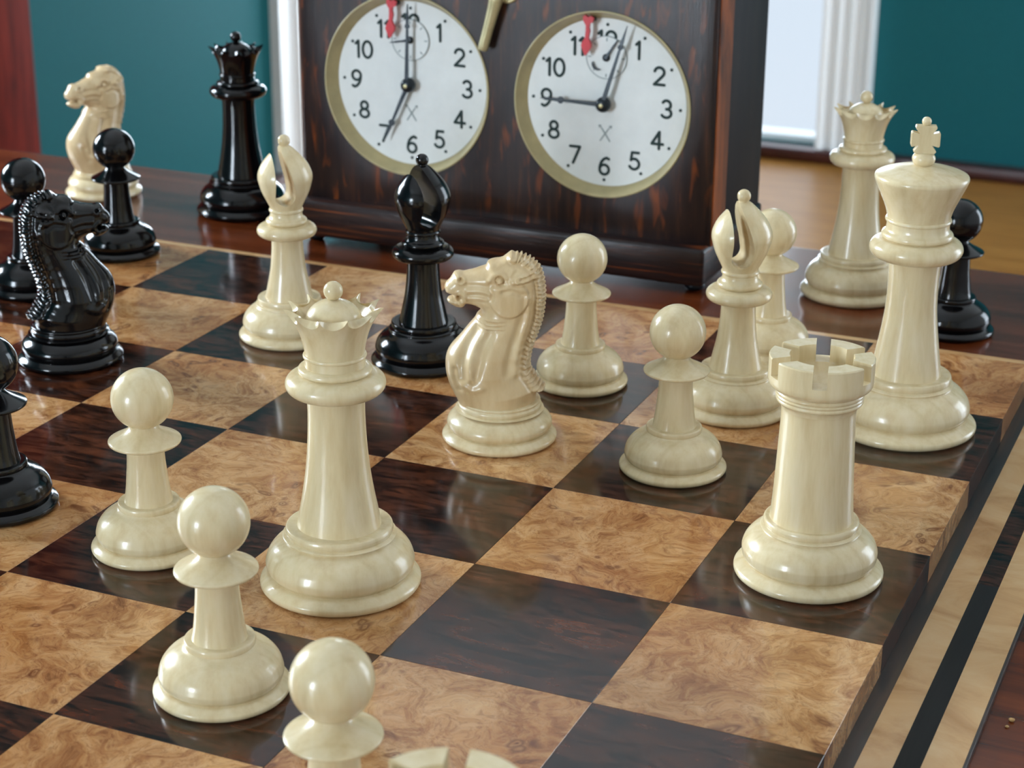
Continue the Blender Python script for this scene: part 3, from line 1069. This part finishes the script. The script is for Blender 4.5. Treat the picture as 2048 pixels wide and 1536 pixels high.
piece('white_pawn', 'pawn', 'white', -2.468, -0.545, 0, 5.0, 'cream boxwood pawn in the left foreground, wholly in view before the queen', 'chess pawn', WP)
piece('white_pawn', 'pawn', 'white', -1.40, -1.497, 0, 4.2, 'nearest cream boxwood pawn, its stem cut off by the bottom edge', 'chess pawn', WP)
piece('black_bishop', 'bishop', 'black', -3.481, 3.478, 0, R(60), 'glossy black ebony bishop in front of the left clock dial', 'chess bishop')
piece('black_queen', 'queen', 'black', -6.706, 6.648, TZ, R(11), 'glossy black ebony queen standing on the table left of the clock', 'chess queen')
piece('black_knight', 'knight', 'black', -5.51, 2.609, 0, R(230), 'glossy black ebony knight facing right at the left edge', 'chess knight')
piece('black_pawn', 'pawn', 'black', -6.545, 4.66, 0, 0.9, 'black ebony pawn on the board corner before the far white knight', 'chess pawn', BP)
piece('black_pawn', 'pawn', 'black', -6.59, 3.66, 0, 0.2, 'black ebony pawn behind the black knight, its ball above the mane', 'chess pawn', BP)
piece('black_pawn', 'pawn', 'black', -4.50, 0.605, 0, 2.2, 'black ebony pawn cut off by the left edge of the photo', 'chess pawn', BP)
piece('black_pawn', 'pawn', 'black', -0.70, 6.05, TZ, 1.7, 'black ebony pawn on the table behind the white king', 'chess pawn', BP)

# ------------------------------------------------------------------ chess clock
CX, CY = -4.18, 6.18                       # centre of the front panel
clock = empty('chess_clock', (CX, CY, TZ))
tag(clock, 'dark oak double chess clock with two round white dials, behind the board', 'clock')
HW = 1.675                                  # half width of the case
F0, F1 = 0.385, 2.62                        # front panel from / to height (local, from the table)
DL, DR = (-4.939-CX, 1.097-TZ, 0.684), (-3.361-CX, 1.095-TZ, 0.677)

panel = box('p', -HW, HW, 0, 0.33, 0.30, F1, 0.035, 3)
bm = bmesh.new()
for cx, cz, r in (DL, DR):
    vs = bmesh.ops.create_cone(bm, cap_ends=True, segments=96, radius1=r, radius2=r, depth=2)['verts']
    bmesh.ops.rotate(bm, cent=(0, 0, 0), matrix=Matrix.Rotation(math.pi/2, 3, 'X'), verts=vs)
    bmesh.ops.translate(bm, vec=(cx, 0, cz), verts=vs)
cutter = from_bm('holes', bm)
put('front_panel', boolean('front_panel', panel, cutter, 35), M['clock_v'], clock)
put('lit_edge', box('lit_edge', HW-0.005, HW+0.012, 0.035, 0.325, 0.33, F1-0.03), M['clock_lit_edge'], clock)  # added thin slabs painting the orange-lit edge of the front board
put('lit_edge', box('lit_edge', -HW-0.012, -HW+0.005, 0.035, 0.325, 0.33, F1-0.03), M['clock_lit_edge'], clock)
put('case', box('case', -HW+0.02, HW-0.02, 0.33, 1.34, 0.30, F1, 0.03), M['clock_dark'], clock)
put('plinth', box('plinth', -HW-0.005, HW+0.005, -0.13, 1.345, 0.06, 0.345, 0.03, 3), M['clock_h'], clock)
put('lid', box('lid', -HW-0.1, HW+0.1, -0.12, 1.42, F1, F1+0.2, 0.05, 3), M['clock_h'], clock)
foot = lathe('foot', [(0, 0, 's'), (0.05, 0), (0.075, 0.02), (0.08, 0.04), (0.065, 0.065, 's'), (0, 0.065, 's')], 24)
for x, y in ((-HW+0.1, 0.02), (HW-0.1, 0.02), (-HW+0.1, 1.2), (HW-0.1, 1.2)):
    put('foot', foot, M['hand'], clock, (x, y, 0))


def arc2(cx, cz, rx, rz, a0, a1, n=22):
    return [(cx+rx*math.cos(R(a)), cz+rz*math.sin(R(a))) for a in np.linspace(a0, a1, n)]


SIX = [arc2(0.32, 0.31, 0.25, 0.25, 0, 360, 32), [(0.07, 0.33), (0.09, 0.50), (0.16, 0.70), (0.29, 0.86), (0.44, 0.93), (0.56, 0.87)]]
GLYPH = {
    '0': [arc2(0.33, 0.5, 0.27, 0.43, 0, 360, 36)],
    '1': [[(0.06, 0.78), (0.22, 0.93), (0.22, 0.07)]],
    '2': [arc2(0.32, 0.69, 0.25, 0.24, 170, -25, 16)+[(0.50, 0.52), (0.06, 0.07), (0.60, 0.07)]],
    '3': [arc2(0.29, 0.71, 0.22, 0.22, 150, -90, 18)+arc2(0.29, 0.29, 0.26, 0.22, 88, -150, 20)],
    '4': [[(0.44, 0.07), (0.44, 0.93), (0.05, 0.31), (0.64, 0.31)]],
    '5': [[(0.54, 0.93), (0.18, 0.93), (0.13, 0.53)]+arc2(0.30, 0.34, 0.27, 0.27, 125, -150, 20)],
    '6': SIX,
    '7': [[(0.05, 0.93), (0.58, 0.93), (0.22, 0.07)]],
    '8': [arc2(0.32, 0.72, 0.20, 0.20, 0, 360, 28), arc2(0.32, 0.29, 0.26, 0.22, 0, 360, 30)],
    '9': [[(0.64-x, 1-z) for x, z in st] for st in SIX],
}
ADV = {'1': 0.42, '0': 0.66}


def numeral_mesh(txt, size, hw=0.074):
    """a printed numeral: round-ended strokes of ink lying on the dial"""
    verts, faces = [], []
    x0, ends = 0.0, []
    for k, ch in enumerate(txt):
        for st in GLYPH[ch]:
            P = [(x+x0, z) for x, z in st]
            for (xa, za), (xb, zb) in zip(P, P[1:]):
                L = math.hypot(xb-xa, zb-za) or 1
                nx, nz = -(zb-za)/L*hw, (xb-xa)/L*hw
                i = len(verts)
                verts += [(xa+nx, za+nz), (xb+nx, zb+nz), (xb-nx, zb-nz), (xa-nx, za-nz)]
                faces.append((i, i+1, i+2, i+3))
            for xa, za in P:
                i = len(verts)
                verts += [(xa+hw*math.cos(2*math.pi*q/10), za+hw*math.sin(2*math.pi*q/10)) for q in range(10)]
                faces.append(tuple(range(i, i+10)))
        x0 += ADV.get(ch, 0.66)
    V = np.array(verts)
    c = (V.min(0)+V.max(0))/2
    V = (V-c)*size
    return mesh('numeral', [(x, -0.002-0.00003*(i % 7), z) for i, (x, z) in enumerate(V)], faces)


NUM = {n: numeral_mesh(str(n), 0.144) for n in range(1, 13)}


def hand_mesh(name, L, b, br, w0, w1, tail=0.0):
    pts = []
    right = [(w0, 0.03), (w1, b-br*1.4)]
    for a in np.linspace(-70, 60, 9):
        right.append((br*math.cos(R(a)), b+br*math.sin(R(a))))
    right += [(w1*1.25, b+br*1.9), (0.002, L)]
    pts = [(-w0, -tail)] + [(w0, -tail)] + right
    pts += [(-x, z) for x, z in right[::-1]]
    return prism(name, pts, -0.006, 0.006)


HOUR = hand_mesh('hour_hand', 0.49, 0.33, 0.026, 0.017, 0.010)
MINUTE = hand_mesh('minute_hand', 0.615, 0.45, 0.020, 0.016, 0.009)
SUBH = hand_mesh('sub_dial_hand', 0.165, 0.09, 0.008, 0.010, 0.006, 0.0)
dot_me = lathe('hour_dot', [(0, 0, 's'), (0.0115, 0, 's'), (0.0115, 0.006, 's'), (0, 0.006, 's')], 14)
hub_me = lathe('hub', [(0, 0, 's'), (0.050, 0, 's'), (0.057, 0.02), (0.053, 0.05), (0.038, 0.07), (0.018, 0.078), (0, 0.079)], 32)
hubcap_me = lathe('pin', [(0, 0.07, 's'), (0.016, 0.07), (0.015, 0.084), (0, 0.088)], 16)
subhub_me = lathe('sub_dial_hub', [(0, 0, 's'), (0.026, 0, 's'), (0.028, 0.012), (0.02, 0.024), (0, 0.026)], 20)
ring_me = lathe('sub_dial_ring', [(0.152, 0, 's'), (0.157, 0, 's'), (0.157, 0.004, 's'), (0.152, 0.004, 's'), (0.152, 0, 's')], 64)
tick_me = box('tick', -0.004, 0.004, 0, 0.003, -0.012, 0.012)
flag_poly = [(-0.036, 0.10), (-0.040, 0.13), (-0.022, 0.142), (0.0, 0.128), (0.022, 0.142), (0.042, 0.128), (0.036, 0.095), (0.014, 0.082), (0.012, 0.055), (0.020, 0.03), (0.014, 0.0), (0.012, -0.02),
             (0.034, -0.06), (0.036, -0.085), (0.008, -0.135), (-0.004, -0.15), (-0.016, -0.13), (-0.040, -0.08), (-0.034, -0.055), (-0.014, -0.02), (-0.012, 0.03), (-0.014, 0.07)]
flag_me = prism('flag', flag_poly, -0.012, 0.012)
arrow_poly = [(-0.042, -0.055), (-0.036, -0.06), (0.0, -0.008), (0.036, -0.06), (0.042, -0.055), (0.006, 0.0), (0.042, 0.055), (0.046, 0.038), (0.052, 0.062), (0.028, 0.06), (0.036, 0.054), (0.0, 0.008), (-0.036, 0.054), (-0.028, 0.06), (-0.052, 0.062), (-0.046, 0.038), (-0.042, 0.055), (-0.006, 0.0)]
arrow_me = prism('crossed_arrows', arrow_poly, -0.002, 0.002)


def rot_y(me, parent, name, mat, loc, ang):
    """place a flat mesh drawn upright (x, z) turned clockwise by ang degrees"""
    return put(name, me, mat, parent, loc, (0, R(ang), 0))


def dial(cx, cz, r, hour, minute, sub, lab):
    rd = r-0.060
    yd = 0.092
    bz = [(r*0.9995, 0.30, 's'), (r*0.9995, -0.004, 's'), (r+0.006, -0.010), (r-0.004, -0.014), (r-0.010, -0.004), (r-0.016, 0.01), (r-0.034, 0.05), (rd-0.001, yd+0.004, 's'), (rd-0.001, 0.30, 's'), (r*0.9995, 0.30, 's')]
    bzm = lathe('bezel', bz, 96)
    flip = (R(90), 0, 0)                    # lathe axis z -> -y (towards the viewer)

    def facing(me, name, mat, parent, x, y, z):
        return put(name, me, mat, parent, (x, y, z), flip)
    b2 = bzm.copy()
    for v in b2.vertices:                   # profile z runs into the case (+y)
        v.co = (v.co.x, v.co.z, v.co.y)
    b2.flip_normals()
    put('bezel', b2, M['ivory'], clock, (cx, 0, cz))
    dm = lathe('dial', [(0, -0.02, 's'), (rd, -0.02, 's'), (rd, 0.0, 's'), (0, 0.0, 's')], 96)
    d = put('dial', dm, M['dial'], clock, (cx, yd, cz), flip)
    d['label'] = lab
    d.rotation_euler = (0, 0, 0)
    for v in dm.vertices:
        v.co = (v.co.x, -v.co.z, v.co.y)
    for n in range(1, 13):
        a = R(30*n)
        rr = 0.468 if n not in (10, 11, 12) else 0.462
        put('numeral', NUM[n], M['ink'], d, (rr*math.sin(a), -0.002, rr*math.cos(a)))
        put('hour_dot', dot_me, M['ink'], d, (0.572*math.sin(a), 0.001, 0.572*math.cos(a)), flip)
    # small upper dial printed over the lower half of the 12
    zc = 0.335
    sd = lathe('sub_dial', [(0, 0, 's'), (0.152, 0, 's'), (0.152, 0.011, 's'), (0, 0.011, 's')], 64)
    put('sub_dial', sd, M['dial'], d, (0, 0.0, zc), flip)
    put('sub_dial_ring', ring_me, M['paleink'], d, (0, -0.010, zc), flip)
    for k in range(8):
        a = R(45*k)
        put('tick', tick_me, M['paleink'], d, (0.13*math.sin(a), -0.0145, zc+0.13*math.cos(a)), (0, a, 0))
    put('sub_dial_hub', subhub_me, M['hand'], d, (0, -0.010, zc), flip)
    rot_y(SUBH, d, 'sub_dial_hand', M['hand'], (0, -0.030, zc), sub)
    if sub > 0:
        cr = prism('crescent', [(0.045*math.cos(a), 0.045*math.sin(a)) for a in np.linspace(R(200), R(340), 9)]+[(0.036*math.cos(a), -0.002+0.026*math.sin(a)) for a in np.linspace(R(340), R(200), 9)], -0.005, 0.005)
        rot_y(cr, d, 'crescent', M['hand'], (-0.06, -0.03, zc-0.05), sub+10)
    put('emblem', arrow_me, M['paleink'], d, (0, -0.003, -0.225))
    rot_y(HOUR, d, 'hour_hand', M['hand'], (0, -0.065, 0), hour)
    rot_y(MINUTE, d, 'minute_hand', M['hand'], (0, -0.085, 0), minute)
    put('hub', hub_me, M['hand'], d, (0, -0.03, 0), flip)
    put('pin', hubcap_me, M['brass'], d, (0, -0.028, 0), flip)
    put('flag', flag_me, M['red'], d, (-0.125, -0.080, 0.500), (0, R(3), 0))
    put('flag_pin', box('flag_pin', -0.018, 0.018, -0.06, 0.085, -0.018, 0.018, 0.005), M['hand'], d, (-0.105, 0, 0.610))


dial(*DL, 205, 1.5, -100, 'left white dial reading seven o clock')
dial(*DR, 271, 17.0, 33, 'right white dial reading nine o clock')

# brass hook hanging between the dials
hook = put('latch', lathe('latch', [(0, -0.02, 's'), (0.05, -0.02, 's'), (0.052, 0.01), (0.03, 0.02), (0.026, 0.05), (0.042, 0.06), (0.05, 0.085), (0.035, 0.108), (0, 0.115)], 28), M['brass'], clock, (0.03, 0.0, 2.05), (R(90), 0, 0))
hook['label'] = 'small brass latch between the dials'
lv = lathe('latch_lever', [(0, 0, 's'), (0.04, 0.005), (0.052, 0.03), (0.044, 0.12), (0.038, 0.28), (0.036, 0.41), (0.02, 0.428), (0, 0.43)], 20)
put('latch_lever', lv, M['brass'], hook, (0, 0, 0.085), None).rotation_euler = (R(90), 0, R(-16))
ringm = bpy.data.meshes.new('latch_ring')
bm = bmesh.new()
for i in range(28):
    for k in range(10):
        a, b = 2*math.pi*i/28, 2*math.pi*k/10
        bm.verts.new(((0.075+0.016*math.cos(b))*math.cos(a), (0.075+0.016*math.cos(b))*math.sin(a), 0.016*math.sin(b)))
bm.verts.ensure_lookup_table()
for i in range(28):
    for k in range(10):
        i2, k2 = (i+1) % 28, (k+1) % 10
        bm.faces.new([bm.verts[q] for q in (i*10+k, i2*10+k, i2*10+k2, i*10+k2)])
put('latch_ring', from_bm('latch_ring', bm, 60), M['brass'], hook, (0.05, 0.02, 0.02))

# crumbs on the table right of the board border
for k, (x, y, r, lab) in enumerate(((0.598, 0.92, 0.011, 'larger tan crumb on the dark table right of the border'), (0.588, 0.86, 0.007, 'smaller tan crumb just before the larger crumb, right of the border'))):
    bm = bmesh.new()
    bmesh.ops.create_icosphere(bm, subdivisions=2, radius=1.0)
    for v in bm.verts:
        v.co *= 0.85+0.3*random.random()
    bmesh.ops.scale(bm, vec=(r*1.3, r, r*0.8), verts=bm.verts)
    tag(put('crumb', from_bm('crumb', bm, 60), M['crumb'], None, (x, y, TZ+r*0.72)), lab, 'crumb', 'crumbs on the table')
